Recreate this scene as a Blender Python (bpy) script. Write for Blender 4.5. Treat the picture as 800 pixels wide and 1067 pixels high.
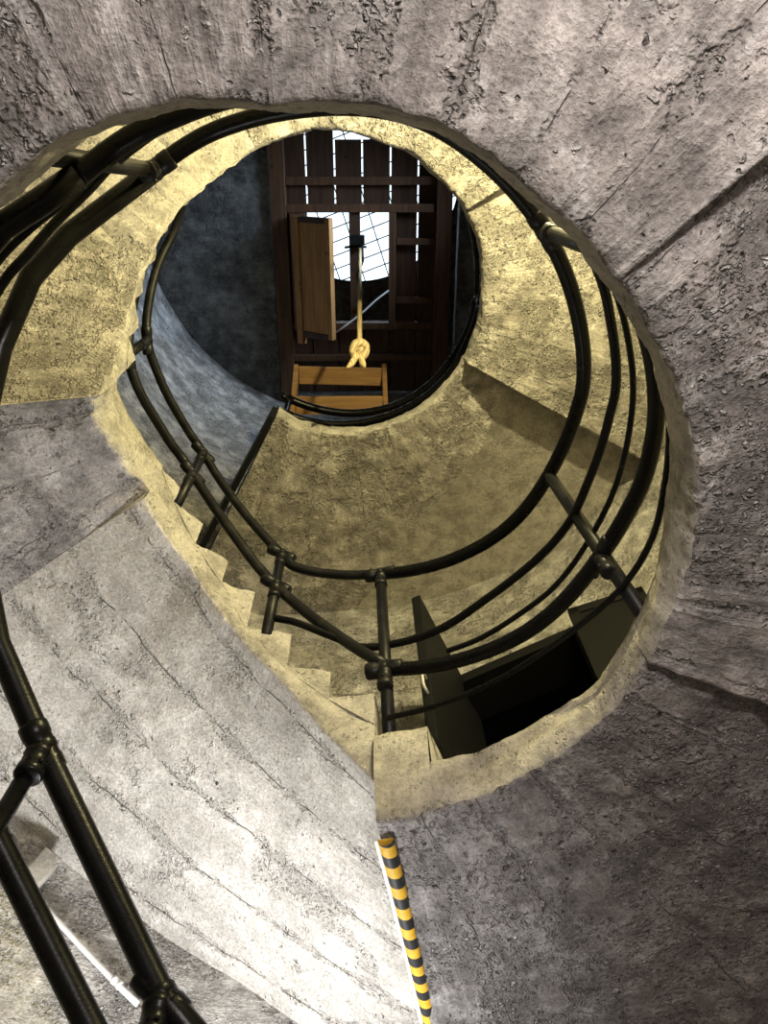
import bpy, bmesh, math, random
import numpy as np
from mathutils import Vector, Matrix, noise
random.seed(7)
SC = bpy.context.scene
for o in list(bpy.data.objects): bpy.data.objects.remove(o)
COL = SC.collection
R2 = math.radians
ZO = 1.55            # height of the lens above the ground floor; every height below is measured from the lens

def pol(th, r, z):
    a = R2(th); return Vector((r*math.cos(a), r*math.sin(a), z+ZO))

# ------------------------------------------------------------------ camera, light, exposure
cam_d = bpy.data.cameras.new('camera'); cam = bpy.data.objects.new('camera', cam_d); COL.objects.link(cam)
cam_d.sensor_fit = 'VERTICAL'; cam_d.sensor_height = 36; cam_d.lens = 36*800/1067; cam_d.clip_start = .01
_X = Vector((0.99962973, -0.01197293, 0.02443454)); _Y = Vector((0, 0.8979903, 0.44001525)); _Z = Vector((-0.02721025, -0.43985232, 0.8976578))
rt = Vector((_X[0], _Y[0], _Z[0])); dn = Vector((_X[1], _Y[1], _Z[1])); fw = Vector((_X[2], _Y[2], _Z[2]))
m = Matrix.Identity(4)
for i in range(3):
    m[i][0] = rt[i]; m[i][1] = -dn[i]; m[i][2] = -fw[i]
m.translation = Vector((.165, -.929, ZO)); cam.matrix_world = m
SC.camera = cam
SC.view_settings.view_transform = 'Standard'; SC.view_settings.look = 'None'
SC.view_settings.gamma = 1; SC.view_settings.use_curve_mapping = False; SC.view_settings.exposure = 0

W = bpy.data.worlds.new('sky'); SC.world = W; W.use_nodes = True
bg = W.node_tree.nodes['Background']; bg.inputs[0].default_value = (.80, .92, 1, 1); bg.inputs[1].default_value = 2.0

def point(name, loc, power, col, size):
    d = bpy.data.lights.new(name, 'POINT'); d.energy = power; d.color = col; d.shadow_soft_size = size
    o = bpy.data.objects.new(name, d); o.location = loc; COL.objects.link(o); return o
def area(name, loc, target, power, col, sx, sy, spread=180):
    d = bpy.data.lights.new(name, 'AREA'); d.shape = 'RECTANGLE'; d.size = sx; d.size_y = sy; d.energy = power; d.color = col; d.spread = R2(spread)
    o = bpy.data.objects.new(name, d); o.location = loc
    o.rotation_euler = (Vector(target)-Vector(loc)).to_track_quat('-Z', 'Y').to_euler(); COL.objects.link(o); return o
point('lower_lamp', pol(-70, 2.2, .35), 190, (1, .925, .88), .07)
point('middle_lamp', pol(-55, 2.05, 3.75), 500, (1, .885, .46), .06)
area('lower_daylight', pol(97, 2.05, .30), pol(114, 2.25, 2.5), 56, (.94, .965, 1), .4, .5, 125)
area('upper_daylight', pol(-20, 2.35, 9.3), pol(155, 2.65, 9.4), 42, (.62, .78, 1), .7, .9, 75)

# ------------------------------------------------------------------ materials
class NT:
    def __init__(s, name):
        s.m = bpy.data.materials.new(name); s.m.use_nodes = True; s.t = s.m.node_tree; s.b = s.t.nodes['Principled BSDF']
    def n(s, typ, ins=None, **kw):
        x = s.t.nodes.new(typ)
        for k, v in kw.items(): setattr(x, k, v)
        for k, v in (ins or {}).items():
            if isinstance(v, bpy.types.NodeSocket): s.t.links.new(v, x.inputs[k])
            else: x.inputs[k].default_value = v
        return x
    def math(s, op, a, b=0., clamp=False):
        x = s.n('ShaderNodeMath', {0: a, 1: b}, operation=op); x.use_clamp = clamp; return x.outputs[0]
    def ss(s, v, lo, hi, a=0., b=1.):
        return s.n('ShaderNodeMapRange', {0: v, 1: lo, 2: hi, 3: a, 4: b}, interpolation_type='SMOOTHSTEP').outputs[0]
    def mix(s, f, a, b, mode='MIX'):
        x = s.n('ShaderNodeMix', {0: f, 6: a, 7: b}, data_type='RGBA', blend_type=mode); return x.outputs[2]
    def noise(s, co, sc, det=4, rough=.55):
        return s.n('ShaderNodeTexNoise', {'Vector': co, 'Scale': sc, 'Detail': det, 'Roughness': rough}).outputs[0]
    def vor(s, co, sc, feat='F1', rnd=1.):
        return s.n('ShaderNodeTexVoronoi', {'Vector': co, 'Scale': sc, 'Randomness': rnd}, feature=feat)
    def link(s, a, b): s.t.links.new(a, b)

def rgb(*c): return (c[0], c[1], c[2], 1)

def pebbles(k, co, sc, keep, gate):
    """isolated stones: returns (mask, dome height, stone tint, dark crevice)"""
    v = k.vor(co, sc); d = v.outputs[0]
    sel = k.n('ShaderNodeSeparateColor', {0: v.outputs['Color']})
    on = k.math('MULTIPLY', k.math('GREATER_THAN', sel.outputs[0], 1-keep), gate)
    rad = k.math('ADD', k.math('MULTIPLY', sel.outputs[1], .24), .20)
    q = k.math('DIVIDE', d, rad)
    mask = k.math('MULTIPLY', k.math('SUBTRACT', 1., k.ss(q, .80, 1.)), on)
    dome = k.math('MULTIPLY', k.math('SUBTRACT', 1., k.ss(q, .25, 1.05)), on)
    crev = k.math('MULTIPLY', k.math('MULTIPLY', k.ss(q, .85, 1.05), k.math('SUBTRACT', 1., k.ss(q, 1.1, 1.6))), on)
    return mask, dome, sel.outputs[2], crev
def pits(k, co, sc, keep, gate):
    v = k.vor(co, sc); sel = k.n('ShaderNodeSeparateColor', {0: v.outputs['Color']})
    on = k.math('MULTIPLY', k.math('GREATER_THAN', sel.outputs[0], 1-keep), gate)
    rad = k.math('ADD', k.math('MULTIPLY', sel.outputs[1], .20), .08)
    return k.math('MULTIPLY', k.math('SUBTRACT', 1., k.ss(k.math('DIVIDE', v.outputs[0], rad), .6, 1.1)), on)
def steps(k, th, vals):
    """piecewise constant value over the angle: vals = [(angle from which it holds, value)]"""
    r = k.n('ShaderNodeValToRGB', {0: k.n('ShaderNodeMapRange', {0: th, 1: -130., 2: 82.}).outputs[0]}); cr = r.color_ramp; cr.interpolation = 'CONSTANT'
    while len(cr.elements) < len(vals): cr.elements.new(.5)
    for e, (t, v) in zip(cr.elements, vals):
        e.position = max(0, (t+130)/212); e.color = (v, v, v, 1)
    return r.outputs[0]

def concrete(name, base=(.36, .33, .31), axis=0, board=.16, rough_amt=.5, seam=1., bump=1., tint=(.30, .27, .25), light=(.47, .45, .43), segs=None, streaks=.35, mott=.55):
    """Board-marked concrete: tone clouds, formwork seams, gravelly patches of bare stones, pits and cracks."""
    k = NT(name)
    tc = k.n('ShaderNodeTexCoord'); ob = tc.outputs['Object']; uv = tc.outputs['UV']
    sx = k.n('ShaderNodeSeparateXYZ', {0: uv})
    a, b = (sx.outputs[0], sx.outputs[1]) if axis == 0 else (sx.outputs[1], sx.outputs[0])
    th = k.math('MULTIPLY', sx.outputs[0], 180/math.pi/1.7)
    wv = k.n('ShaderNodeVectorMath', {0: ob, 1: k.n('ShaderNodeVectorMath', {0: k.n('ShaderNodeTexNoise', {'Vector': ob, 'Scale': 34., 'Detail': 3}).outputs[1], 3: .040}, operation='SCALE').outputs[0]}, operation='ADD').outputs[0]
    wob = k.noise(ob, 2.4, 4)
    aw = k.math('ADD', a, k.math('MULTIPLY', k.math('SUBTRACT', wob, .5), .11))
    q = k.math('DIVIDE', aw, board)
    fr = k.math('ABSOLUTE', k.math('SUBTRACT', k.math('FRACT', q), .5))
    seamd = k.ss(fr, .34, .5)
    seaml = k.ss(fr, .487, .5)
    bid = k.n('ShaderNodeTexWhiteNoise', {'W': k.math('FLOOR', q)}, noise_dimensions='1D').outputs[0]
    st = k.n('ShaderNodeCombineXYZ', {0: k.math('MULTIPLY', a, 20.), 1: k.math('MULTIPLY', b, 2.2), 2: 0.})
    streak = k.noise(st.outputs[0], 1.0, 4, .62)
    cloud = k.noise(ob, 1.5, 4, .62)
    mid = k.noise(ob, 6.5, 5, .68)
    fine = k.noise(ob, 75., 3, .72)
    ha = steps(k, th, [(t, h) for t, h, l in segs]) if segs else rough_amt
    hm = k.math('ADD', k.math('ADD', k.noise(ob, 3.4, 5, .70), k.math('MULTIPLY', seamd, .12*seam)), k.math('MULTIPLY', ha, .27))
    honey = k.ss(hm, .63, .71)
    halo = k.ss(hm, .56, .72)
    bump_gate = k.math('MULTIPLY', honey, k.ss(k.noise(ob, 13., 4, .6), .36, .54))
    m1, d1, t1, c1 = pebbles(k, wv, 44., .72, bump_gate)
    m2, d2, t2, c2 = pebbles(k, wv, 92., .72, k.math('MULTIPLY', honey, k.ss(k.noise(ob, 21., 3), .34, .5)))
    m3, d3, t3, c3 = pebbles(k, wv, 50., .10, k.ss(mid, .35, .6))                # stray stones in the smooth skin
    p1 = pits(k, wv, 30., .34, k.math('MAXIMUM', k.math('MULTIPLY', halo, .95), k.ss(k.noise(ob, 4.4, 2), .56, .66)))
    p2 = pits(k, wv, 78., .22, k.math('MAXIMUM', halo, k.ss(k.noise(ob, 6.4, 2), .52, .66)))
    pale = k.ss(k.noise(ob, 4.6, 5, .72), .52, .66)
    c = k.mix(k.ss(cloud, .38, .62), rgb(*[x*.86 for x in tint]), rgb(*[x*1.06 for x in base]))
    c = k.mix(k.math('MULTIPLY', pale, .60), c, rgb(*light))
    c = k.mix(k.math('MULTIPLY', k.ss(streak, .50, .68), streaks), c, rgb(*light))
    c = k.mix(k.math('MULTIPLY', k.math('SUBTRACT', 1., k.ss(streak, .30, .45)), streaks), c, rgb(*[x*.66 for x in tint]))
    midc = k.ss(mid, .25, .75)
    c = k.mix(mott, c, k.n('ShaderNodeCombineColor', {0: midc, 1: midc, 2: midc}).outputs[0], 'OVERLAY')
    c = k.mix(k.math('MULTIPLY', bid, .22*seam), c, rgb(*[x*.68 for x in base]))
    if segs:
        lv = steps(k, th, [(t, l) for t, h, l in segs]); c = k.mix(1., c, k.n('ShaderNodeCombineColor', {0: lv, 1: lv, 2: lv}).outputs[0], 'MULTIPLY')
    c = k.mix(k.math('MULTIPLY', honey, .30), c, rgb(*[x*.66 for x in tint]))
    hi = [min(1, x*1.85) for x in light]
    for mm_, tt in ((m1, t1), (m2, t2), (m3, t3)):
        c = k.mix(k.math('MULTIPLY', mm_, .80), c, k.mix(tt, rgb(*[x*.9 for x in tint]), rgb(*hi)))
    for cc in (c1, c2): c = k.mix(k.math('MULTIPLY', cc, .22), c, rgb(.045, .038, .032))
    for pp in (p1, p2): c = k.mix(k.math('MULTIPLY', pp, .85), c, rgb(.040, .035, .030))
    c = k.mix(k.math('MULTIPLY', k.math('MULTIPLY', seaml, k.ss(mid, .50-.06*(seam > 1), .60-.06*(seam > 1))), .62*seam), c, rgb(.07, .06, .05))
    finec = k.ss(fine, .2, .8)
    c = k.mix(.36, c, k.n('ShaderNodeCombineColor', {0: finec, 1: finec, 2: finec}).outputs[0], 'OVERLAY')
    k.link(c, k.b.inputs['Base Color']); k.b.inputs['Roughness'].default_value = .86; k.b.inputs['Specular IOR Level'].default_value = .28
    h = k.math('MULTIPLY', d1, 1.5)
    for x, w in ((d2, .9), (d3, .6), (c1, -.25), (p1, -1.3), (p2, -.6), (honey, -.35), (k.math('MULTIPLY', seaml, k.ss(mid, .46, .58)), -.6*seam), (streak, .5), (fine, .26), (mid, 1.0), (bid, .25*seam)):
        h = k.math('ADD', h, k.math('MULTIPLY', x, w))
    bp = k.n('ShaderNodeBump', {'Strength': 1.0*bump, 'Distance': .026, 'Height': h})
    k.link(bp.outputs[0], k.b.inputs['Normal'])
    return k.m

def rough_edge(name, base=(.42, .39, .34)):
    k = NT(name); ob = k.n('ShaderNodeTexCoord').outputs['Object']
    n1 = k.noise(ob, 7., 8, .74); n2 = k.noise(ob, 60., 6, .72)
    m1, d1, t1, c1 = pebbles(k, ob, 62., .5, k.ss(k.noise(ob, 10., 4), .45, .58))
    p1 = pits(k, ob, 46., .30, k.ss(k.noise(ob, 9., 4), .46, .60)); p2 = pits(k, ob, 95., .25, 1.)
    c = k.mix(k.ss(n1, .36, .62), rgb(*[x*.70 for x in base]), rgb(*[x*1.2 for x in base]))
    c = k.mix(.55, c, k.n('ShaderNodeCombineColor', {0: n2, 1: n2, 2: n2}).outputs[0], 'OVERLAY')
    c = k.mix(k.math('MULTIPLY', m1, .4), c, k.mix(t1, rgb(*[x*.6 for x in base]), rgb(*[x*1.3 for x in base])))
    for pp in (p1, p2): c = k.mix(k.math('MULTIPLY', pp, .7), c, rgb(.07, .06, .045))
    k.link(c, k.b.inputs['Base Color']); k.b.inputs['Roughness'].default_value = .92; k.b.inputs['Specular IOR Level'].default_value = .2
    h = k.math('MULTIPLY', d1, .6)
    for x, w in ((n1, 1.8), (n2, .7), (p1, -1.), (p2, -.5), (c1, -.3)): h = k.math('ADD', h, k.math('MULTIPLY', x, w))
    k.link(k.n('ShaderNodeBump', {'Strength': 1., 'Distance': .015, 'Height': h}).outputs[0], k.b.inputs['Normal'])
    return k.m

def paint(name, col, rough=.35, dust=.25, dustcol=(.16, .14, .11), metal=0., spec=.3):
    k = NT(name); ob = k.n('ShaderNodeTexCoord').outputs['Object']
    n1 = k.noise(ob, 14., 5, .65); n2 = k.noise(ob, 160., 3, .6)
    f = k.math('MULTIPLY', k.ss(n1, .45, .75), dust)
    k.link(k.mix(f, rgb(*col), rgb(*dustcol)), k.b.inputs['Base Color'])
    k.link(k.math('ADD', k.math('MULTIPLY', n1, .25), rough-.1), k.b.inputs['Roughness'])
    k.b.inputs['Metallic'].default_value = metal; k.b.inputs['Specular IOR Level'].default_value = spec
    k.link(k.n('ShaderNodeBump', {'Strength': .25, 'Distance': .002, 'Height': n2}).outputs[0], k.b.inputs['Normal'])
    return k.m

def wood(name, col, dark, along=1, sc=1.):
    k = NT(name); ob = k.n('ShaderNodeTexCoord').outputs['Object']
    s = [22., 22., 22.]; s[along] = 1.6
    mp = k.n('ShaderNodeMapping', {'Vector': ob, 'Scale': tuple(x*sc for x in s)}).outputs[0]
    g = k.noise(mp, 1., 6, .65)
    kn = k.vor(ob, 3.1).outputs[0]
    c = k.mix(k.ss(g, .32, .68), rgb(*dark), rgb(*col))
    c = k.mix(k.math('SUBTRACT', 1., k.ss(kn, .03, .09)), c, rgb(*[x*.35 for x in dark]))
    k.link(c, k.b.inputs['Base Color']); k.b.inputs['Roughness'].default_value = .62
    k.link(k.n('ShaderNodeBump', {'Strength': .35, 'Distance': .004, 'Height': g}).outputs[0], k.b.inputs['Normal'])
    return k.m

M = dict(
    landing=concrete('landing_concrete', (.28, .255, .24), 0, .30, .6, .8, 1.0, (.19, .172, .16), (.40, .385, .37),
                     segs=[(-130, .45, 1.), (-78, .18, 1.06), (-42, .80, 1.), (7, .12, 1.08), (22, .70, .86)], streaks=.55),
    quarter=concrete('quarter_landing_concrete', (.30, .275, .255), 0, .30, .35, .6, 1.0, (.22, .20, .185), (.40, .38, .36)),
    flight=concrete('flight_concrete', (.48, .445, .395), 1, .36, .26, 1.3, .85, (.41, .375, .33), (.56, .535, .49), None, .3, .22),
    upper=concrete('upper_concrete', (.38, .35, .31), 0, .40, .55, .6, 1.0, (.28, .255, .22), (.48, .455, .41)),
    wall=concrete('wall_concrete', (.38, .36, .335), 1, .62, .50, .8, 1., (.31, .29, .265), (.49, .47, .44)),
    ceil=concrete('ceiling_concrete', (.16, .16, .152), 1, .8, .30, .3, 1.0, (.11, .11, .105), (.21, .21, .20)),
    rim=rough_edge('broken_edge'), tread=rough_edge('tread_concrete', (.40, .37, .32)),
    black=paint('black_paint', (.003, .003, .003), .26, .15, (.010, .009, .008), spec=.16),
    blackdusty=paint('dusty_black_paint', (.005, .005, .005), .38, .5, (.030, .027, .022), spec=.22),
    cable=paint('cable', (.010, .010, .010), .45, .1),
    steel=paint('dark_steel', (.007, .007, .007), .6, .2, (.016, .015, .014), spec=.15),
    galv=paint('white_conduit', (.62, .60, .57), .45, .3, (.45, .42, .38)),
    rust=paint('rust_red', (.10, .055, .045), .8, .5, (.06, .04, .03)),
    wdark=wood('dark_wood', (.075, .034, .014), (.034, .015, .007)),
    wbeam=wood('beam_wood', (.115, .052, .02), (.055, .024, .009)),
    wlight=wood('pale_wood', (.46, .235, .07), (.29, .14, .04)),
    wstep=wood('step_wood', (.42, .24, .095), (.27, .14, .055), 0),
)

# ------------------------------------------------------------------ mesh helpers
def new_obj(name, bm, mats, parent=None, smooth=True):
    me = bpy.data.meshes.new(name); bm.normal_update(); bm.to_mesh(me); bm.free()
    for q in (mats if isinstance(mats, (list, tuple)) else [mats]): me.materials.append(q)
    if smooth:
        for p in me.polygons: p.use_smooth = True
    o = bpy.data.objects.new(name, me); COL.objects.link(o)
    if parent: o.parent = parent
    return o
def tag(o, label=None, cat=None, group=None, kind=None):
    if label: o['label'] = label
    if cat: o['category'] = cat
    if group: o['group'] = group
    if kind: o['kind'] = kind
    return o
def empty(name, loc, label, cat, group=None, kind=None):
    o = bpy.data.objects.new(name, None); COL.objects.link(o); o.location = loc; o.empty_display_size = .1
    return tag(o, label, cat, group, kind)
def under(o, root):
    """parent keeping world position (roots are never rotated)"""
    o.parent = root; o.location = o.location - root.location; return o
def box(bm, x0, x1, y0, y1, z0, z1, mat=None, bev=0., mi=0):
    r = bmesh.ops.create_cube(bm, size=1); vs = r['verts']
    for v in vs: v.co = Vector((x0+(x1-x0)*(v.co.x+.5), y0+(y1-y0)*(v.co.y+.5), z0+(z1-z0)*(v.co.z+.5)))
    if bev:
        es = list({e for v in vs for e in v.link_edges})
        rr = bmesh.ops.bevel(bm, geom=es, offset=bev, segments=2, affect='EDGES', profile=.5); vs = list({v for f in rr['faces'] for v in f.verts} | {v for v in vs if v.is_valid})
    if mat is not None:
        for v in vs: v.co = mat @ v.co
    for f in {f for v in vs for f in v.link_faces}: f.material_index = mi
    return vs
def frames(pts):
    T = []
    n = len(pts)
    for i in range(n):
        t = (pts[min(i+1, n-1)]-pts[max(i-1, 0)]); T.append(t.normalized())
    up = Vector((0, 0, 1)) if abs(T[0].z) < .9 else Vector((1, 0, 0))
    N = (up-T[0]*up.dot(T[0])).normalized(); out = []
    for t in T:
        N = (N-t*N.dot(t)).normalized(); out.append((N, t.cross(N)))
    return out
def tube(bm, pts, rad, seg=12, cap=True, mi=0):
    pts = [Vector(p) for p in pts]; fr = frames(pts); rings = []
    for i, (p, (a, b)) in enumerate(zip(pts, fr)):
        r = rad[i] if isinstance(rad, (list, tuple)) else rad
        rings.append([bm.verts.new(p+a*(r*math.cos(2*math.pi*j/seg))+b*(r*math.sin(2*math.pi*j/seg))) for j in range(seg)])
    for r0, r1 in zip(rings, rings[1:]):
        for j in range(seg):
            f = bm.faces.new((r0[j], r0[(j+1) % seg], r1[(j+1) % seg], r1[j])); f.material_index = mi
    if cap:
        bm.faces.new(rings[0][::-1]); bm.faces.new(rings[-1])
def catmull(P, n=8):
    P = [np.array(p, float) for p in P]; P = [2*P[0]-P[1]]+P+[2*P[-1]-P[-2]]; out = []
    for i in range(1, len(P)-2):
        p0, p1, p2, p3 = P[i-1:i+3]
        for k in range(n):
            t = k/n; out.append(.5*((2*p1)+(-p0+p2)*t+(2*p0-5*p1+4*p2-p3)*t*t+(-p0+3*p1-3*p2+p3)*t**3))
    out.append(P[-2]); return out
def rail_pts(tab, n=6):
    if n == 0: return [pol(*p) for p in tab]
    return [pol(*p) for p in catmull(tab, n)]
def fbm(p, sc, o=4): return noise.fractal(Vector(p)*sc, 1.0, 2.0, o)

# ------------------------------------------------------------------ the concrete helix
RW = 2.65
def slab(name, ths, zbot, tops, rin, mats, nr=40, dth=.7, rough=.010, edge=.016, brk=(), tier=None, split=False):
    """One run of the helix between th0 and th1: soffit grid, broken inner edge, treads and risers, end faces.
    tops: list of (th_start, z) constant treads; the last entry is (th_end, None)."""
    th0, th1 = ths
    bm = bmesh.new(); uvl = bm.loops.layers.uv.new('UVMap')
    cuts = sorted({th0, th1, *[t for t, _ in tops]})
    th = []
    for a, b in zip(cuts, cuts[1:]):
        n = max(2, int(round((b-a)/dth))); th += [a+(b-a)*i/n for i in range(n)]
    th.append(th1)
    for b in brk:
        th += [b-.02, b+.02]
    th = sorted(th)
    u = np.linspace(0, 1, nr) ** 1.25
    mid_r = 1.7
    def setuv(f, uvs):
        for l, c in zip(f.loops, uvs): l[uvl].uv = c
    def ri(t): return rin(t)
    def rim_off(t, z):
        p = pol(t, 1, z); return edge*(fbm(p, 5., 4)*1.1+fbm(p, 23., 3)*.35)
    # soffit
    G = []
    for t in th:
        row = []
        for j, uu in enumerate(u):
            r0 = ri(t)+rim_off(t, zbot(t, 1.0)); r = r0+(RW+.03-r0)*uu
            p = pol(t, r, zbot(t, r))
            d = rough*(fbm(p, 3.1, 4)+.55*fbm(p, 17., 3))
            if j == 0: d += .010*fbm(p, 30., 2)+.006
            row.append((bm.verts.new(p+Vector((0, 0, d))), (R2(t)*mid_r, r)))
        G.append(row)
    for A, B in zip(G, G[1:]):
        for j in range(nr-1):
            f = bm.faces.new((A[j][0], A[j+1][0], B[j+1][0], B[j][0])); f.material_index = 0
            setuv(f, (A[j][1], A[j+1][1], B[j+1][1], B[j][1]))
    # inner edge, one strip per tread
    NV = 9
    def top_at(k): return tops[k][1]
    zs0 = top_at(0)-.16
    def ramp(k, t):
        a, b = tops[k][0], tops[k+1][0]; z0 = zs0 if k == 0 else top_at(k-1)
        return z0+(top_at(k)-z0)*(t-a)/(b-a)
    step_bms = []
    def inner(t, z, q, zb0):
        return ri(t)+.65*rim_off(t, z)-.012*math.sin(math.pi*q)
    for k in range(len(tops)-1):
        a, b = tops[k][0], tops[k+1][0]; zt = top_at(k)
        idx = [i for i, t in enumerate(th) if a-1e-6 <= t <= b+1e-6]
        cols = []
        for i in idx:
            t = th[i]; zb = G[i][0][0].co.z-ZO; c = [G[i][0][0]]
            ztop = ramp(k, t) if split else zt
            for q in range(1, NV+1):
                z = zb+(ztop-zb)*q/NV
                p = pol(t, 1, z)
                lip = .012*math.sin(math.pi*q/NV)
                jag = edge*.5*noise.noise(p*11.) if q == NV else 0
                off = .35*(1-q/NV)*rim_off(t, zbot(t, 1.0))+.65*rim_off(t, z)
                if tier and tier[0] < t < tier[1] and q/NV > .55:
                    nn = noise.noise(Vector((p.x*2.6, p.y*2.6, p.z*9))); f = min(1, (t-tier[0])/6, (tier[1]-t)/6)
                    off += f*(.022+.030*nn); jag += f*.022*noise.noise(p*7.+Vector((3, 1, 7)))
                c.append(bm.verts.new(pol(t, ri(t)+off-lip, z+jag*.7)))
            cols.append(c)
        for A, B in zip(cols, cols[1:]):
            for q in range(NV):
                f = bm.faces.new((A[q], B[q], B[q+1], A[q+1])); f.material_index = 1
        outer = [bm.verts.new(pol(th[i], RW+.03, ramp(k, th[i]) if split else zt)) for i in idx]
        for i in range(len(idx)-1):
            f = bm.faces.new((cols[i][NV], cols[i+1][NV], outer[i+1], outer[i])); f.material_index = 2
        if split:          # the step itself, a wedge on the ramp, is a part of its own
            sb = bmesh.new(); cs = []
            for i in idx:
                t = th[i]; z0 = ramp(k, t)-.015; c = []
                for q in range(6):
                    z = z0+(zt-z0)*q/5; p = pol(t, 1, z)
                    jag = .010*noise.noise(p*9.) if q == 5 else 0
                    chip = .014*max(0, noise.noise(p*14.))*(q >= 4)
                    c.append(sb.verts.new(pol(t, ri(t)+.65*rim_off(t, z)+chip-.004, z+jag)))
                cs.append(c)
            so = [sb.verts.new(pol(th[i], RW+.02, zt)) for i in idx]
            for A, B in zip(cs, cs[1:]):
                for q in range(5): sb.faces.new((A[q], B[q], B[q+1], A[q+1]))
            for i in range(len(idx)-1): sb.faces.new((cs[i][5], cs[i+1][5], so[i+1], so[i]))
            bo = [sb.verts.new(pol(a, RW+.02, ramp(k, a)-.015)), sb.verts.new(pol(b, RW+.02, ramp(k, b)-.015))]
            sb.faces.new([*cs[0], so[0], bo[0]][::-1]); sb.faces.new([*cs[-1], so[-1], bo[1]])
            sb.faces.new((cs[0][0], bo[0], bo[1], cs[-1][0]))
            bmesh.ops.recalc_face_normals(sb, faces=sb.faces[:]); step_bms.append(sb)
        # riser at the start of this tread
        zl = zbot(a, 1.) if k == 0 else top_at(k-1)
        if not split or k == 0:
            v = [cols[0][NV], outer[0], bm.verts.new(pol(a, RW+.03, zl)), bm.verts.new(pol(a, ri(a)+.01, zl))]
            f = bm.faces.new(v); f.material_index = 2 if k else 1
        if k == len(tops)-2:
            zl = zbot(b, 1.)
            v = [cols[-1][NV], bm.verts.new(pol(b, ri(b)+.005, zl)), bm.verts.new(pol(b, RW+.03, zbot(b, RW))), outer[-1]]
            f = bm.faces.new(v); f.material_index = 1
    bmesh.ops.recalc_face_normals(bm, faces=bm.faces[:])
    o = new_obj(name, bm, mats)
    for sb in step_bms: new_obj('step', sb, mats[1], o, smooth=False)
    return o

def interp(xs, ys): return lambda t: float(np.interp(t, xs, ys))
one = lambda t: 1.0

# first landing
rL1 = interp([-130, -115, -99, -89, -70, -57, -45, -30, -15, 5, 15, 22, 35, 50, 62, 80], [1.012, 1.024, 1.005, .988, 1.0, .978, .970, .978, .997, 1.0, 1.012, 1.024, 1.03, 1.018, .994, .972])
def zL1(t, r):
    z = 1.70
    if t < -42: z += .0
    elif t < 7: z += (.02+.20*(r-1))*max(0, 1-(t+42)/49)**.8
    elif t < 22: z += -.012*(r-1)
    else: z += (.012+.12*(r-1))*max(0, 1-(t-22)/57)**1.9-.03*(r-1)
    return z
L1 = slab('stair_landing', (-128, 79), zL1, [(-128, 1.90), (68, 2.07), (79, None)], rL1, [M['landing'], M['rim'], M['tread']], nr=64, dth=.4, brk=(-42, 7, 22), rough=.013, edge=.015, tier=(6, 67))
tag(L1, 'wide grey gravelly concrete landing overhead, around the big round stairwell opening', 'landing')

# first flight up, treads cut like saw teeth
def zF1(t, r):
    zi = float(np.interp(t, [78, 89, 100, 114, 128, 147], [1.85, 2.13, 2.42, 2.71, 2.98, 3.17]))
    return zi-.09*(r-1)
stepsF1 = [(79, 2.33), (89, 2.50), (99, 2.73), (110, 2.98), (119, 3.17), (129, 3.37), (139, 3.52), (147, None)]
F1 = slab('stair_flight', (79, 147), zF1, stepsF1, interp([78, 90, 147], [1.005, 1.003, .995]), [M['flight'], M['rim'], M['tread']], nr=70, dth=.45, rough=.007, edge=.010, split=True)
tag(F1, 'concrete stair flight with saw toothed steps and smooth pale sloping underside', 'stairs')

# quarter landing
def zQ(t, r): return 3.172+.06*max(0, 1-(r-1)/.34)*max(0, 1-(t-147)/18)-.088*(r-1)+.02*min(1, (t-147)/10)
Q = slab('stair_landing', (147, 176), zQ, [(147, 3.55), (176, None)], interp([147, 160, 172, 176], [.994, .993, 1.008, .99]), [M['quarter'], M['rim'], M['tread']], nr=48, dth=.5)
tag(Q, 'short grey quarter landing between the smooth underside and the yellow lit flight', 'landing')

# second flight up
def zF2(t, r):
    zi = float(np.interp(t, [176, 178, 180, 183, 192, 215, 235, 262], [3.20, 3.33, 3.50, 3.66, 3.95, 4.50, 4.95, 5.22]))
    return zi-.05*(r-1)
stepsF2 = [(176, 3.78)]+[(183+8*i, 3.97+.18*i) for i in range(9)]+[(262, None)]
F2 = slab('stair_flight', (176, 262), zF2, stepsF2, interp([176, 180, 191, 214, 230, 250, 262], [.97, .97, 1.005, 1.01, .985, .975, .98]), [M['upper'], M['rim'], M['tread']], nr=44, dth=.6, rough=.008, split=True)
tag(F2, 'yellow lit concrete stair flight curving around the left of the upper opening', 'stairs')

# upper landing
rL2 = interp([262, 282, 307, 326, 342, 360, 380, 400, 440, 468, 480], [.985, .955, .955, .975, .985, .99, 1.005, 1.03, 1.04, 1.01, .965])
def zL2(t, r):
    z = 5.25
    if t < 329: pass
    elif t < 374: z += (.05+.18*(r-.95))*max(0, 1-(t-329)/45)**.8
    elif t < 389: z += -.03
    else: z += (.05+.32*(r-.95))*max(0, 1-(t-389)/75)**.7
    return z
L2 = slab('stair_landing', (262, 478), zL2, [(262, 5.45), (478, None)], rL2, [M['upper'], M['rim'], M['tread']], nr=48, dth=.6, brk=(329, 374, 389))
tag(L2, 'olive lit upper concrete landing around the small round opening below the timber deck', 'landing')

# flight below, coming up from the ground floor
def zF0(t, r): return float(np.interp(t, [90, 106, 156, 200, 226, 232], [-.35, -.22, .56, 1.03, 1.55, 1.64]))
stepsF0 = [(90, .03)]
for i in range(13): stepsF0.append((98+10.2*i, float(np.interp(98+10.2*i, [90, 106, 156, 200, 226, 236], [.0, .12, .88, 1.30, 1.72, 1.86]))))
stepsF0.append((232, None))
F0 = slab('stair_flight', (90, 232), zF0, stepsF0, one, [M['flight'], M['rim'], M['tread']], nr=16, dth=1.2)
tag(F0, 'lower concrete stair flight carrying the black railing at the left edge', 'stairs')

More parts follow.
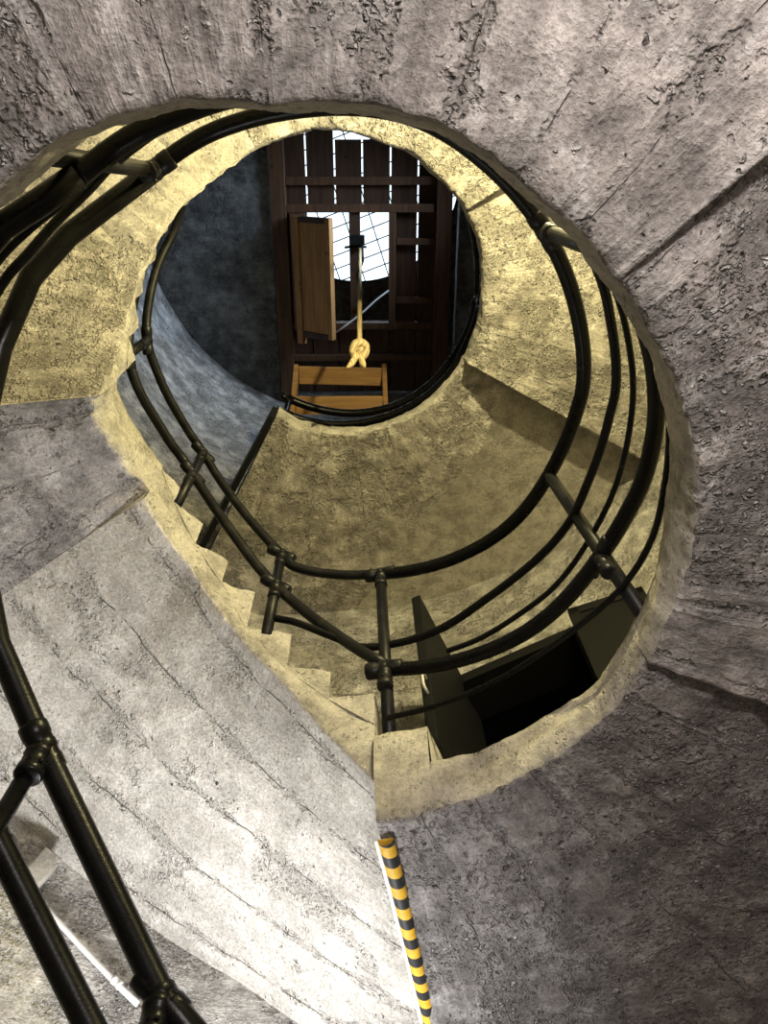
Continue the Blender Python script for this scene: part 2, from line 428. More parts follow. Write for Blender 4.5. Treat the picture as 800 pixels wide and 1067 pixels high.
# ------------------------------------------------------------------ walls, floor, ceiling
DA, DB, DZ0, DZ1 = 52.5, 71.5, 1.90, 4.06
def wall():
    bm = bmesh.new(); uvl = bm.loops.layers.uv.new('UVMap')
    ths = sorted(set([i*1.5 for i in range(240)]+[DA, DB]))
    zs = sorted({round(float(z), 4) for z in list(np.arange(-ZO, 10.55, .11))+[10.6, DZ0, DZ1]})
    V = [[None]*len(zs) for _ in ths]
    for i, t in enumerate(ths):
        for j, z in enumerate(zs):
            p = pol(t, RW, z); d = .010*fbm(p, 1.7, 4)
            if DA-2 < t < DB+2 and DZ0-.1 < z < DZ1+.1: d = 0
            V[i][j] = bm.verts.new(pol(t, RW+d, z))
    n = len(ths)
    for i in range(n):
        i2 = (i+1) % n; ta, tb = ths[i], ths[i2] if i2 else 360.
        for j in range(len(zs)-1):
            if ta >= DA-1e-6 and tb <= DB+1e-6 and zs[j] >= DZ0-1e-6 and zs[j+1] <= DZ1+1e-6: continue
            f = bm.faces.new((V[i][j], V[i][j+1], V[i2][j+1], V[i2][j]))
            for l, (tt, zz) in zip(f.loops, ((ta, zs[j]), (ta, zs[j+1]), (tb, zs[j+1]), (tb, zs[j]))): l[uvl].uv = (R2(tt)*RW, zz)
    return new_obj('wall_tower', bm, M['wall'])
tag(wall(), 'round board marked concrete tower wall', 'wall', kind='structure')
bm = bmesh.new(); bmesh.ops.create_circle(bm, cap_ends=True, segments=96, radius=RW+.2)
fl = new_obj('floor', bm, M['tread'], smooth=False); tag(fl, 'concrete ground floor of the tower', 'floor', kind='structure')

# flat concrete ceiling with a rectangular opening for the timber deck
OX0, OX1, OY0, OY1 = -1.0, 1.42, -1.55, 2.38
ZC = 10.5+ZO
def ceiling():
    bm = bmesh.new(); uvl = bm.loops.layers.uv.new('UVMap')
    xs = sorted({round(float(x), 4) for x in list(np.arange(-2.8, 2.81, .1))+[OX0, OX1]}); ys = sorted({round(float(y), 4) for y in list(np.arange(-2.8, 2.81, .1))+[OY0, OY1]})
    vs = {}
    def v(x, y, k):
        key = (round(x, 3), round(y, 3), k)
        if key not in vs: vs[key] = bm.verts.new((x, y, ZC+k*.22+(.012*fbm((x, y, 3), 2.2, 4) if k == 0 else 0)))
        return vs[key]
    for x0, x1 in zip(xs, xs[1:]):
        for y0, y1 in zip(ys, ys[1:]):
            if x0 >= OX0-1e-4 and x1 <= OX1+1e-4 and y0 >= OY0-1e-4 and y1 <= OY1+1e-4: continue
            for k in (0, 1):
                f = bm.faces.new((v(x0, y0, k), v(x0, y1, k), v(x1, y1, k), v(x1, y0, k)))
                for l, c in zip(f.loops, ((x0, y0), (x0, y1), (x1, y1), (x1, y0))): l[uvl].uv = c
    c = [(OX0, OY0), (OX1, OY0), (OX1, OY1), (OX0, OY1)]
    for a, b in zip(c, c[1:]+c[:1]):
        q = [bm.verts.new((a[0], a[1], ZC-.005)), bm.verts.new((b[0], b[1], ZC-.005)), bm.verts.new((b[0], b[1], ZC+.22)), bm.verts.new((a[0], a[1], ZC+.22))]
        bm.faces.new(q)
    return new_obj('ceiling', bm, M['ceil'])
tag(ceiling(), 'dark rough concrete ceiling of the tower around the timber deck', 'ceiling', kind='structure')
# loft above the deck: drum wall and a roof slab with a round skylight
SKX, SKY, SKR, ZR = .10, -.42, 1.50, 12.0+ZO
bm = bmesh.new()
n = 96; lo = [bm.verts.new(pol(360*i/n, 2.75, 10.72)) for i in range(n)]; hi = [bm.verts.new(pol(360*i/n, 2.75, 12.05)) for i in range(n)]
for i in range(n): bm.faces.new((lo[i], hi[i], hi[(i+1) % n], lo[(i+1) % n]))
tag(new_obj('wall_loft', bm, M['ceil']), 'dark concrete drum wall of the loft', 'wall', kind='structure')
bm = bmesh.new()
for z in (ZR, ZR+.2):
    ci = [bm.verts.new((SKX+SKR*math.cos(2*math.pi*i/n), SKY+SKR*math.sin(2*math.pi*i/n), z)) for i in range(n)]
    co = [bm.verts.new((3.0*math.cos(2*math.pi*i/n), 3.0*math.sin(2*math.pi*i/n), z)) for i in range(n)]
    for i in range(n): bm.faces.new((ci[i], co[i], co[(i+1) % n], ci[(i+1) % n]))
    if z == ZR: c0 = ci
for i in range(n): bm.faces.new((c0[i], c0[(i+1) % n], ci[(i+1) % n], ci[i]))
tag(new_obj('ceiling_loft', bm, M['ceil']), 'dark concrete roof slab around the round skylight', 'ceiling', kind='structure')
# skylight
sky = empty('window_1', (SKX, SKY, ZR), 'round wired glass skylight seen through the hatch', 'skylight', kind='structure')
k = NT('skylight_glass'); k.b.inputs['Base Color'].default_value = (.93, .97, 1, 1); k.b.inputs['Roughness'].default_value = .05
k.b.inputs['Transmission Weight'].default_value = 1.; k.b.inputs['IOR'].default_value = 1.05
bm = bmesh.new(); bmesh.ops.create_cone(bm, cap_ends=True, segments=96, radius1=SKR-.005, radius2=SKR-.005, depth=.02)
g = new_obj('glass_pane', bm, k.m, sky, smooth=False); g.location = (0, 0, .08)
bm = bmesh.new()
def bars(bm, d, sp):
    d = Vector(d).normalized(); nn = Vector((-d.y, d.x))
    for i in range(-12, 13):
        o = nn*(i*sp)
        if o.length < SKR-.02:
            h = math.sqrt(SKR**2-o.length**2)
            a = o-d*h; b = o+d*h
            tube(bm, [Vector((a.x, a.y, .04)), Vector((b.x, b.y, .04))], .0095, 6)
bars(bm, (1, -.36), .185); bars(bm, (.33, 1), .36)
new_obj('glazing_bars', bm, M['steel'], sky)
bm = bmesh.new(); tube(bm, [Vector((SKR*math.cos(2*math.pi*i/72), SKR*math.sin(2*math.pi*i/72), .03)) for i in range(73)], .022, 8)
new_obj('rim_frame', bm, M['steel'], sky)

# ------------------------------------------------------------------ railings
def spin(axis):
    return axis.to_track_quat('Z', 'Y').to_matrix().to_4x4()
def sleeve(bm, p, axis, rad, ln):
    axis = Vector(axis).normalized(); p = Vector(p)
    ks = [(-1, .86), (-.92, 1), (-.45, 1), (-.40, .93), (.40, .93), (.45, 1), (.92, 1), (1, .86)]
    tube(bm, [p+axis*(ln*.5*s) for s, _ in ks], [rad*q for _, q in ks], 14)
def at_tab(tab, th):
    t = [x[0] for x in tab]
    return np.interp(th, t, [x[1] for x in tab]), np.interp(th, t, [x[2] for x in tab])
def fitting(bm, th, r, z, slope, rad, tee=True):
    p = pol(th, r, z); a = R2(th)
    d = Vector((-math.sin(a), math.cos(a), slope)).normalized()
    sleeve(bm, p, d, rad*1.22, .15)
    if tee: sleeve(bm, p+Vector((0, 0, -.06)), (0, 0, 1), rad*1.16, .10)
    bmesh.ops.create_icosphere(bm, subdivisions=2, radius=rad*1.27, matrix=Matrix.Translation(p))
    bmesh.ops.create_icosphere(bm, subdivisions=1, radius=.007, matrix=Matrix.Translation(p+Vector((0, 0, -.075))-Vector((math.cos(a), math.sin(a), 0))*rad*1.15))
def flange(bm, th, r, z, rad):
    p = pol(th, r, z)
    tube(bm, [p, p+Vector((0, 0, .012)), p+Vector((0, 0, .014)), p+Vector((0, 0, .05))], [rad*2.3, rad*2.3, rad*1.3, rad*1.25], 16)
RT, RP = .029, .025
def railing(loc, label, rails, posts, mats):
    root = empty('stair_railing', loc, label, 'railing', 'black tubular stair railings')
    for nm, tab, rad in rails:
        bm = bmesh.new(); tube(bm, rail_pts(tab, 0 if tab[0][0] == 96 else 6), rad, 14); under(new_obj(nm, bm, mats[0]), root)
    for th, (r0, z0), (r1, z1), fits in posts:
        bm = bmesh.new(); a, b = pol(th, r0, z0), pol(th, r1, z1); tube(bm, [a, b], RP, 14)
        p = new_obj('post', bm, mats[1]); under(p, root)
        for (r, z, s, rad) in fits:
            bm = bmesh.new(); fitting(bm, th, r, z, s, rad); o = new_obj('fitting', bm, mats[1]); o.parent = p
    return root

lowtop = [(96, 1.0, .96), (110, 1.018, 1.18), (141, .953, 1.655), (156, 1.005, 1.885), (166, 1.0, 2.0), (175, 1.0, 2.10), (190, 1.0, 2.26), (200, 1.01, 2.37), (211, 1.024, 2.52), (219, 1.012, 2.65), (226, .992, 2.76), (237, .982, 2.86)]
lowmid = [(96, 1.01, .70), (110, 1.015, .925), (141, 1.0, 1.40), (156, 1.0, 1.58), (166, 1.0, 1.67), (175, 1.0, 1.74), (200, 1.02, 1.86), (214, 1.03, 1.95), (225, 1.025, 2.03), (231, 1.006, 2.08), (237, 1.0, 2.12)]
lowcab = [(200, 1.0, 1.94), (213, 1.002, 2.04), (220, 1.004, 2.10), (225, .999, 2.15), (230, .993, 2.20), (237, 1.0, 2.26)]
lowsec = [(175, 1.0, 1.96), (200, 1.0, 2.10), (214, 1.0, 2.20), (220, .992, 2.26), (226, .995, 2.33), (232, 1.001, 2.40), (237, 1.02, 2.46)]
railing(pol(170, 1, .95), 'thick black railing of straight pipes in front of the pale sloping underside and white conduit',
    [('top_rail', lowtop, RT*1.22), ('middle_rail', lowmid, RT*1.15), ('second_rail', lowsec, .014), ('cable', lowcab, .0105)],
    [(141, (1.06, .72), (.953, 1.655), [(.953, 1.655, .75, RT*1.15), (1.0, 1.40, .75, RT*1.1)]),
     (110, (1.04, .15), (1.018, 1.18), [(1.018, 1.18, .75, RT*1.15), (1.015, .925, .75, RT*1.1)]),
     (190, (1.03, 1.22), (1.0, 2.26), [(1.0, 2.26, .4, RT)])], [M['black'], M['black']])

ltop = [(-123, .982, 2.86), (-112, .997, 2.90), (-102, 1.001, 2.90), (-91, 1.011, 2.90), (-76, 1.036, 2.91), (-67, 1.043, 2.91), (-56, 1.036, 2.91), (-44, 1.031, 2.91), (-36, 1.031, 2.91), (-18, 1.028, 2.91), (-3, 1.032, 2.92), (4, 1.018, 2.92), (19, .992, 2.92), (37, 1.0, 2.98), (53, 1.005, 3.07), (64, .997, 3.12), (76, .99, 3.18)]
lsec = [(-123, 1.02, 2.46), (-100, 1.05, 2.48), (-70, 1.08, 2.49), (-45, 1.07, 2.50), (-30, 1.061, 2.50), (-21, 1.048, 2.51), (-9, 1.038, 2.52), (-2, 1.02, 2.53), (11, 1.0, 2.54), (23, 1.0, 2.55), (39, .975, 2.57), (50, .970, 2.58), (62, .990, 2.59), (74, 1.005, 2.62), (82, 1.003, 2.64), (89, .980, 2.70), (98, .972, 2.78), (105, 1.005, 2.84)]
lmid = [(-123, 1.0, 2.12), (-118, 1.008, 2.15), (-112, 1.014, 2.15), (-107, 1.018, 2.16), (-98, 1.03, 2.18), (-80, 1.05, 2.20), (-50, 1.06, 2.20), (-31, 1.056, 2.20), (-24, 1.068, 2.20), (-16, 1.072, 2.21), (-7, 1.070, 2.22), (3, 1.053, 2.22), (11, 1.033, 2.23), (21, 1.014, 2.24), (39, .991, 2.25), (59, .993, 2.35), (76, .985, 2.44)]
lcab = [(-123, 1.0, 2.26), (-116, 1.008, 2.31), (-109, 1.026, 2.34), (-90, 1.06, 2.38), (-50, 1.07, 2.40), (-29, 1.067, 2.40), (-18, 1.062, 2.40), (-11, 1.060, 2.40), (-2, 1.051, 2.40), (9, 1.043, 2.40), (20, 1.032, 2.40), (33, 1.026, 2.40), (43, 1.003, 2.40), (53, .987, 2.40), (61, .973, 2.41)]
llow = [(-25, 1.03, 1.955), (-3, 1.014, 1.96), (8, 1.020, 1.98), (18, 1.006, 2.0), (30, .970, 2.03), (43, .951, 2.06), (59, .953, 2.10), (76, .975, 2.15)]
railing(pol(0, 1, 1.9), 'black tubular railing sweeping around the right of the big round stairwell opening',
    [('top_rail', ltop, RT), ('second_rail', lsec, .0165), ('middle_rail', lmid, RT*.95), ('cable', lcab, .0105), ('cable', llow, .0105)],
    [(-123, (1.07, 1.90), (.982, 2.86), [(.982, 2.86, .2, RT)]),
     (-37, (1.07, 1.90), (1.031, 2.91), [(1.031, 2.91, 0, RT), (1.054, 2.20, 0, RT)]),
     (20, (1.06, 1.90), (.992, 2.92), [(1.016, 2.24, 0, RT*.8)]),
     (76.3, (1.02, 2.06), (.99, 3.18), [(.99, 3.18, .1, RT*.9), (.985, 2.44, .1, RT*.95)])], [M['black'], M['blackdusty']])

utop = [(76, .993, 3.19), (90, 1.0, 3.25), (101, 1.006, 3.31), (105, 1.012, 3.42), (120, .995, 3.71), (137, .991, 4.01), (145, .978, 4.05), (153, .966, 4.06), (166, .970, 4.08), (178, .989, 4.12), (188, 1.004, 4.30), (197, 1.008, 4.47), (205, 1.005, 4.64), (211, 1.04, 4.85), (218, 1.10, 5.10), (232, 1.16, 5.50), (250, 1.16, 5.90)]
umid = [(76, .99, 2.47), (91, .983, 2.78), (106, .998, 3.11), (122, .972, 3.42), (139, .995, 3.75), (150, .985, 3.78), (158, .985, 3.79), (173, 1.008, 3.81), (184, 1.02, 3.95), (192, 1.05, 4.22), (200, 1.08, 4.48), (214, 1.12, 4.86), (232, 1.16, 5.26), (250, 1.16, 5.6)]
railing(pol(140, 1, 3.5), 'black tubular railing above the saw toothed steps, rising past the dark curved wall',
    [('top_rail', utop, .024), ('middle_rail', umid, .025)],
    [(105, (1.005, 2.70), (1.012, 3.42), [(1.012, 3.42, .5, .024), (.998, 3.10, .6, .025)]),
     (138, (1.0, 3.36), (.99, 4.02), [(.99, 4.02, .3, .024), (.995, 3.74, .4, .025)]),
     (177, (1.02, 3.76), (.987, 4.11), [(.987, 4.11, .4, .024), (1.01, 3.83, .3, .025)])], [M['blackdusty'], M['blackdusty']])

vtop = [(-100, 1.08, 6.25), (-60, 1.07, 6.25), (-30, 1.065, 6.25), (-11, 1.066, 6.25), (4, 1.085, 6.25), (24, 1.132, 6.25), (40, 1.162, 6.25), (61, 1.205, 6.25), (82, 1.200, 6.25), (98, 1.180, 6.25), (114, 1.158, 6.25)]
vmid = [(-100, 1.07, 5.85), (-30, 1.06, 5.85), (0, 1.065, 5.85), (29, 1.09, 5.85), (44, 1.125, 5.85), (61, 1.138, 5.85), (81, 1.148, 5.85), (97, 1.155, 5.85), (113, 1.152, 5.85)]
railing(pol(30, 1.1, 5.45), 'black double railing at the small upper opening below the timber deck',
    [('top_rail', vtop, .034), ('middle_rail', vmid, .032)],
    [(113.5, (1.155, 5.45), (1.158, 6.25), [(1.158, 6.25, 0, .026), (1.152, 5.85, 0, .026)]),
     (12, (1.10, 5.45), (1.10, 6.25), [(1.10, 6.25, 0, .026), (1.073, 5.85, 0, .026)]),
     (-60, (1.09, 5.45), (1.07, 6.25), [(1.07, 6.25, 0, .026)])], [M['black'], M['black']])

# ------------------------------------------------------------------ doorway on the landing
DC = 62.; DD = 2.46
def door_frame_matrix():
    a = R2(DC); er = Vector((math.cos(a), math.sin(a), 0)); et = Vector((-math.sin(a), math.cos(a), 0))
    mm = Matrix.Identity(4)
    for i in range(3): mm[i][0] = et[i]; mm[i][1] = er[i]; mm[i][2] = (0, 0, 1)[i]
    mm.translation = Vector((0, 0, ZO)); return mm
DM = door_frame_matrix()      # x along the wall (towards larger angle), y outwards from the axis
HW = .41
door = empty('door_1', pol(DC, DD, DZ0), 'black open double steel door on the landing, seen over the broken edge', 'door', kind='structure')
bm = bmesh.new()
for a, b, c, d in ((-HW-.05, -HW, DZ0, 4.12), (HW, HW+.05, DZ0, 4.12), (-HW, HW, 4.04, 4.12)):
    box(bm, a, b, DD-.05, RW+.12, c, d, DM, .004)
under(new_obj('frame', bm, M['steel'], smooth=False), door)
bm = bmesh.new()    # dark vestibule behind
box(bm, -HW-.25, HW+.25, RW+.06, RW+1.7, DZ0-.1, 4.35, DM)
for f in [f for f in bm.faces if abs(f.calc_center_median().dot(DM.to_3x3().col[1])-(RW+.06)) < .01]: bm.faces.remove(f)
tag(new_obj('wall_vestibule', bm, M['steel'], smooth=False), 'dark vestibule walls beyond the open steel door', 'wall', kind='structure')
def leaf(th_a, r_a, th_b, r_b, z0, z1, thick=.045):
    a = pol(th_a, r_a, 0); b = pol(th_b, r_b, 0); d = (b-a); ln = d.length; d.normalize(); nrm = Vector((-d.y, d.x, 0))
    mm = Matrix.Identity(4)
    for i in range(3): mm[i][0] = d[i]; mm[i][1] = nrm[i]; mm[i][2] = (0, 0, 1)[i]
    mm.translation = Vector((a.x, a.y, ZO))
    bm = bmesh.new(); box(bm, 0, ln, -thick/2, thick/2, z0, z1, mm, .004)
    for (x0, x1, za, zb) in ((.0, ln, z0, z0+.07), (0, ln, z1-.07, z1), (0, .07, z0, z1), (ln-.07, ln, z0, z1), (0, ln, z0+1.0, z0+1.07)):
        box(bm, x0+.002, x1-.002, -thick/2-.012, -thick/2+.003, za+.002, zb-.002, mm, .002)
    return bm, mm, ln
bm, mm, ln = leaf(71.5, 2.44, 74, 1.74, DZ0+.02, 4.10)
lf = under(new_obj('door_leaf', bm, M['steel'], smooth=False), door)
bm = bmesh.new(); tube(bm, [mm @ Vector(p) for p in ((ln-.01, .0, 3.16), (ln+.05, .0, 3.16), (ln+.06, .0, 3.18), (ln+.06, .0, 3.26), (ln+.05, .0, 3.28), (ln-.01, .0, 3.28))], .008, 8)
h = new_obj('handle', bm, M['galv']); tag(h, 'pale bent handle'); h.parent = lf
bm, mm, ln = leaf(51.5, 2.36, 41, 2.56, DZ0+.02, 4.14, .05)
under(new_obj('door_leaf', bm, M['steel'], smooth=False), door)

# ------------------------------------------------------------------ head guard on the landing's end edge
def guard():
    root = empty('edge_guard', pol(78.9, 1.5, 1.68), 'yellow and black striped foam guard along the low concrete edge', 'edge guard')
    bm = bmesh.new(); uvl = bm.loops.layers.uv.new('UVMap'); n = 60; seg = 12; rings = []
    for i in range(n+1):
        f = i/n; r = 1.055+f*1.25; th = 78.2+1.0*min(1, f*1.3)
        wob = .004*math.sin(f*11)
        c = pol(th, r, 1.695+wob); a = R2(th); et = Vector((-math.sin(a), math.cos(a), 0)); ring = []
        for j in range(seg+1):
            b = math.pi*j/seg
            ring.append((bm.verts.new(c+et*(-.026*math.cos(b))+Vector((0, 0, -.026*math.sin(b)))), (r+.022*j/seg, j/seg)))
        rings.append(ring)
    for A, B in zip(rings, rings[1:]):
        for j in range(seg):
            f = bm.faces.new((A[j][0], A[j+1][0], B[j+1][0], B[j][0]))
            for l, c in zip(f.loops, (A[j][1], A[j+1][1], B[j+1][1], B[j][1])): l[uvl].uv = c
        f = bm.faces.new((A[0][0], B[0][0], B[seg][0], A[seg][0]))
    bm.faces.new([q[0] for q in rings[0]]); bm.faces.new([q[0] for q in rings[-1]][::-1])
    k = NT('hazard_foam'); uv = k.n('ShaderNodeSeparateXYZ', {0: k.n('ShaderNodeTexCoord').outputs['UV']})
    s = k.math('FRACT', k.math('DIVIDE', uv.outputs[0], .098))
    nz = k.noise(k.n('ShaderNodeTexCoord').outputs['Object'], 40., 4)
    y = k.mix(k.ss(nz, .35, .7), rgb(.72, .42, .035), rgb(.60, .34, .03))
    k.link(k.mix(k.ss(s, .495, .505), y, rgb(.018, .018, .018)), k.b.inputs['Base Color']); k.b.inputs['Roughness'].default_value = .5
    under(new_obj('foam_strip', bm, k.m), root)
    bm = bmesh.new()
    for i in range(n):
        pass
    q = []
    for i in range(n+1):
        f = i/n; r = 1.055+f*1.25; th = 78.2+1.0*min(1, f*1.3); a = R2(th); et = Vector((-math.sin(a), math.cos(a), 0)); c = pol(th, r, 1.695)
        q.append([bm.verts.new(c+et*x+Vector((0, 0, z))) for x, z in ((.0245, .006), (.036, .006), (.036, -.004), (.0245, -.004))])
    for A, B in zip(q, q[1:]):
        for j in range(4): bm.faces.new((A[j], A[(j+1) % 4], B[(j+1) % 4], B[j]))
    bm.faces.new(q[0]); bm.faces.new(q[-1][::-1])
    k = paint('white_backing', (.75, .74, .70), .5, .3, (.5, .48, .42))
    under(tag(new_obj('backing_strip', bm, k, smooth=False), 'thin white backing strip'), root)
guard()

# ------------------------------------------------------------------ conduit and block on the lower wall
con = empty('wall_conduit', pol(115, 2.6, 2.25), 'thin white conduit running along the rough wall behind the lower railing', 'conduit')
bm = bmesh.new(); tube(bm, [pol(t, 2.615, z) for t, z in ((122.5, 2.46), (119, 2.37), (115, 2.26), (111.5, 2.16), (109, 2.09))], .013, 10)
under(new_obj('pipe', bm, M['galv']), con)
for t, z in ((121, 2.42), (111.5, 2.165)):
    bm = bmesh.new(); p = pol(t, 2.63, z); sleeve(bm, pol(t, 2.615, z), pol(t-1, 2.615, z-.027)-pol(t, 2.615, z), .019, .05)
    under(new_obj('pipe_clip', bm, M['galv']), con)
bm = bmesh.new()
a = R2(122.6); er = Vector((math.cos(a), math.sin(a), 0)); et = Vector((-math.sin(a), math.cos(a), 0)); mm = Matrix.Identity(4)
for i in range(3): mm[i][0] = et[i]; mm[i][1] = er[i]; mm[i][2] = (0, 0, 1)[i]
mm.translation = Vector((0, 0, ZO)); mm = mm @ Matrix.Translation((0, 2.62, 2.53)) @ Matrix.Rotation(R2(-18), 4, 'Y')
box(bm, -.05, .05, -.10, .08, -.09, .09, mm, .008)
tag(new_obj('concrete_block', bm, M['rim'], smooth=False), 'small weathered concrete block sticking out of the rough wall above the conduit', 'block')

# ------------------------------------------------------------------ timber deck, hatch, rope
HX0, HX1, HY0, HY1 = -.56, .515, -.05, 1.35
deck = empty('timber_deck', (.2, .9, ZC), 'dark brown plank deck with daylight slits around the hatch at the top of the tower', 'wooden deck')
slits = [-.88, -.53, -.17, .18, .537, .89, 1.30]
bm = bmesh.new()
for a, b in zip(slits, slits[1:]):
    x0, x1 = a+.010, b-.010
    yt = -1.45 if x1 < -.17 else -.89
    for (ya, yb) in (((yt, HY0), (HY1, 2.34)) if x0 < HX1-.01 and x1 > HX0+.05 else ((yt, 2.34),)):
        box(bm, x0, x1, ya, yb, ZC+.10, ZC+.13, None, .003)
under(new_obj('boarding', bm, M['wdark'], smooth=False), deck)
def beam(x0, x1, y0, y1, z0, z1, mat='wbeam', nm='beam', bev=.006):
    bm = bmesh.new(); box(bm, x0, x1, y0, y1, ZC+z0, ZC+z1, None, bev); return under(new_obj(nm, bm, M[mat], smooth=False), deck)
beam(-.985, -.79, -1.45, 2.34, -.06, .10)
beam(1.12, 1.32, -.93, 2.2, -.06, .10)
for y in (-.42, ): beam(-.79, 1.11, y-.05, y+.05, .0, .099, nm='joist')
beam(-.79, 1.11, HY0-.10, HY0, -.03, .099, nm='joist')
beam(-.79, 1.11, HY1, HY1+.09, -.03, .099, nm='joist')
for y in (.31, 1.06): beam(HX1+.10, 1.11, y-.04, y+.04, .0, .099, nm='joist')
beam(-.79, 1.11, 1.80, 1.88, .0, .099, nm='joist')
beam(HX1, HX1+.09, HY0, HY1, -.03, .099, nm='hatch_jamb')
beam(-.76, HX0, HY0, HY1, -.02, .099, nm='hatch_jamb')
bm = bmesh.new(); box(bm, .0, .145, HY0-.03, HY1+.03, ZC+.02, ZC+.12, None, .006)
under(new_obj('hatch_bar', bm, M['wdark'], smooth=False), deck)

# hatch leaf hanging half open
hl = empty('hatch_door', (-.69, .7, ZC-.15), 'pale wooden hatch leaf hanging open beside the bright hatch', 'hatch')
a = Vector((-.70, 0, ZC-.08)); d = Vector((.47, 0, -.36)); ln = d.length; d.normalize(); nrm = Vector((0, 1, 0)).cross(d)
mm = Matrix.Identity(4)
for i in range(3): mm[i][0] = d[i]; mm[i][1] = (0, 1, 0)[i]; mm[i][2] = nrm[i]
mm.translation = a
bm = bmesh.new(); box(bm, .02, ln, .0, 1.46, -.015, .015, mm, .003); under(new_obj('panel', bm, M['wlight'], smooth=False), hl)
for x0, x1, y0, y1 in ((0, .10, -.02, 1.60), (ln-.05, ln+.02, -.02, 1.48)):
    bm = bmesh.new(); box(bm, x0, x1, y0, y1, -.04, .04, mm, .005); under(new_obj('stile', bm, M['wlight'], smooth=False), hl)
for y0, y1 in ((-.02, .05), (1.42, 1.50)):
    bm = bmesh.new(); box(bm, .101, ln-.051, y0, y1, -.04, .04, mm, .005); under(new_obj('batten', bm, M['wdark'], smooth=False), hl)

# rope with its knot
k = NT('rope_fibre'); ob = k.n('ShaderNodeTexCoord').outputs['Object']
wv = k.n('ShaderNodeTexWave', {'Vector': ob, 'Scale': 14., 'Distortion': 2.}, bands_direction='DIAGONAL').outputs[1]
k.link(k.mix(wv, rgb(.36, .26, .13), rgb(.62, .48, .27)), k.b.inputs['Base Color']); k.b.inputs['Roughness'].default_value = .9
k.link(k.n('ShaderNodeBump', {'Strength': .6, 'Distance': .006, 'Height': wv}).outputs[0], k.b.inputs['Normal'])
MR = k.m
RX, RY, ZK = .139, .385, 5.22+ZO
rope = empty('hanging_rope', (RX, RY, ZK), 'long pale rope hanging down from the hatch bar to a fat knot', 'rope')
bm = bmesh.new()
n = 220
for s in range(3):       # three laid strands
    pts = []
    for i in range(n+1):
        z = ZK+.03+(ZC+.0-ZK-.03)*i/n; ph = 2*math.pi*(s/3+(z-ZK)*7)
        pts.append((RX+.0095*math.cos(ph), RY+.0095*math.sin(ph), z))
    tube(bm, pts, .0115, 7)
under(new_obj('rope_strands', bm, MR), rope)
bm = bmesh.new()         # knot: coils wound around each other
for q in range(3):
    pts = []
    for i in range(40):
        t = 2*math.pi*i/39*1.15+q*2.1
        tilt = .5*math.sin(q*2.3+.6)
        pts.append((RX+.047*math.cos(t), RY+.047*math.sin(t), ZK+.045-.042*q+.03*math.sin(t+q)+tilt*.03*math.cos(t)))
    tube(bm, pts, .024, 9)
bmesh.ops.create_icosphere(bm, subdivisions=3, radius=.052, matrix=Matrix.Translation((RX, RY, ZK)))
under(new_obj('knot', bm, MR), rope)
for dx, dy, ln in ((-.055, .05, .21), (.022, .055, .17)):
    bm = bmesh.new(); tube(bm, [(RX+dx*.3, RY+dy*.3, ZK-.02), (RX+dx*.7, RY+dy, ZK-.09), (RX+dx, RY+dy*1.3, ZK-.14), (RX+dx*1.5, RY+dy*1.4, ZK-ln)], [.018, .022, .022, .008], 9)
    under(new_obj('rope_end', bm, MR), rope)
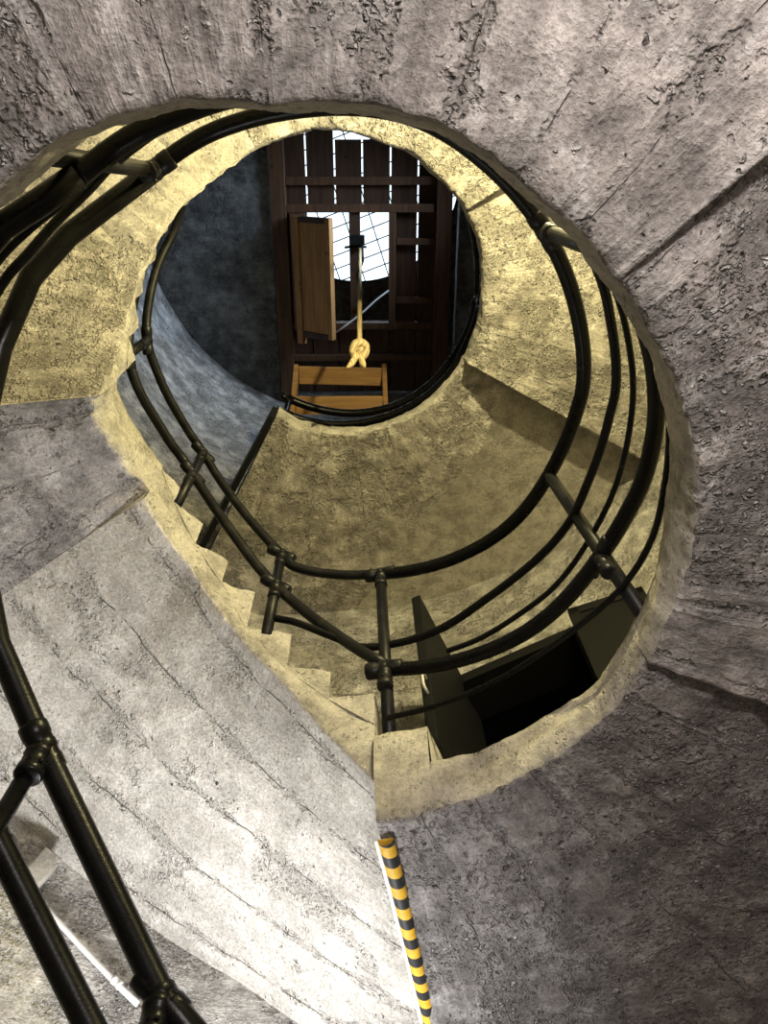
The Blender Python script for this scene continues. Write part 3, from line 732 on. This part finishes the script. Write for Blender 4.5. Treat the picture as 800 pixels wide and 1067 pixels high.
# block the rope hangs from
blk = empty('pulley_block', (.09, .33, ZC), 'small dark pulley block fixed to the hatch bar over the rope', 'pulley')
bm = bmesh.new(); box(bm, .0, .20, .22, .34, ZC-.11, ZC+.03, None, .012); under(new_obj('block_body', bm, M['steel'], smooth=False), blk)
bm = bmesh.new(); tube(bm, [(-.06, .37, ZC-.05), (.02, .36, ZC-.06), (.16, .36, ZC-.05), (.22, .37, ZC-.03)], .016, 8); under(new_obj('hook', bm, M['steel']), blk)
bm = bmesh.new(); tube(bm, [(.16, .30, ZC-.08), (.17, .52, ZC-.13), (.10, .70, ZC-.16), (.16, .92, ZC-.12), (.12, 1.1, ZC-.05), (.10, 1.2, ZC+.03)], .022, 8); under(new_obj('sling', bm, M['cable']), blk)
bm = bmesh.new(); tube(bm, rail_pts([(0, 0, 0), (1, 0, 0)])[:0] or [Vector((.512, .92, ZC-.03)), Vector((.35, 1.02, ZC-.12)), Vector((.14, 1.19, ZC-.2)), Vector((-.06, 1.33, ZC-.25)), Vector((-.24, 1.45, ZC-.27))], .012, 8)
tag(new_obj('cord', bm, paint('white_cord', (.7, .7, .68), .6, .1)), 'thin white cord slung across the lower corner of the hatch', 'cord')

# wooden steps on the upper landing
st = empty('wooden_steps', (-.05, 1.45, 5.45+ZO), 'pale wooden open steps behind the upper railing below the deck', 'steps')
ZT = 5.45
for x in (-.50, .37):
    bm = bmesh.new()
    a = Vector((x, 2.02, ZT+ZO)); b = Vector((x, 1.16, ZT+ZO+2.05)); d = (b-a).normalized(); nn = Vector((1, 0, 0)).cross(d)
    mm = Matrix.Identity(4)
    for i in range(3): mm[i][0] = (1, 0, 0)[i]; mm[i][1] = nn[i]; mm[i][2] = d[i]
    mm.translation = a
    box(bm, -.022, .022, -.07, .07, 0.03, (b-a).length, mm, .004); under(new_obj('stringer', bm, M['wstep'], smooth=False), st)
for i, z in enumerate((.35, .75, 1.15, 1.55, 1.95)):
    y = 2.02-.86*z/2.05
    bm = bmesh.new(); mm = Matrix.Translation((0, y, ZT+ZO+z)) @ Matrix.Rotation(R2(6 if i == 4 else 0), 4, 'Y')
    box(bm, -.475, .345, -.09, .085, -.016, .016, mm, .004); under(new_obj('tread', bm, M['wstep'], smooth=False), st)

# black strip standing in for the shadow gap along the upper landing's end
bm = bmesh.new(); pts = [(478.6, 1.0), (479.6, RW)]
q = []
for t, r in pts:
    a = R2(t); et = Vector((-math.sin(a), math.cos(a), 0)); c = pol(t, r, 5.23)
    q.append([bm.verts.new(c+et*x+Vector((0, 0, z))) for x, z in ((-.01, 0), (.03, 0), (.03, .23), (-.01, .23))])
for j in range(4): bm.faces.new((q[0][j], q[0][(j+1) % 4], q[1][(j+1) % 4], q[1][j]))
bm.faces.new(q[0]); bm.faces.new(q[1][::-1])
e = new_obj('edge_shade_strip', bm, M['steel'], smooth=False); e.parent = L2; tag(e, 'black strip imitating the shadow line at the landing edge')
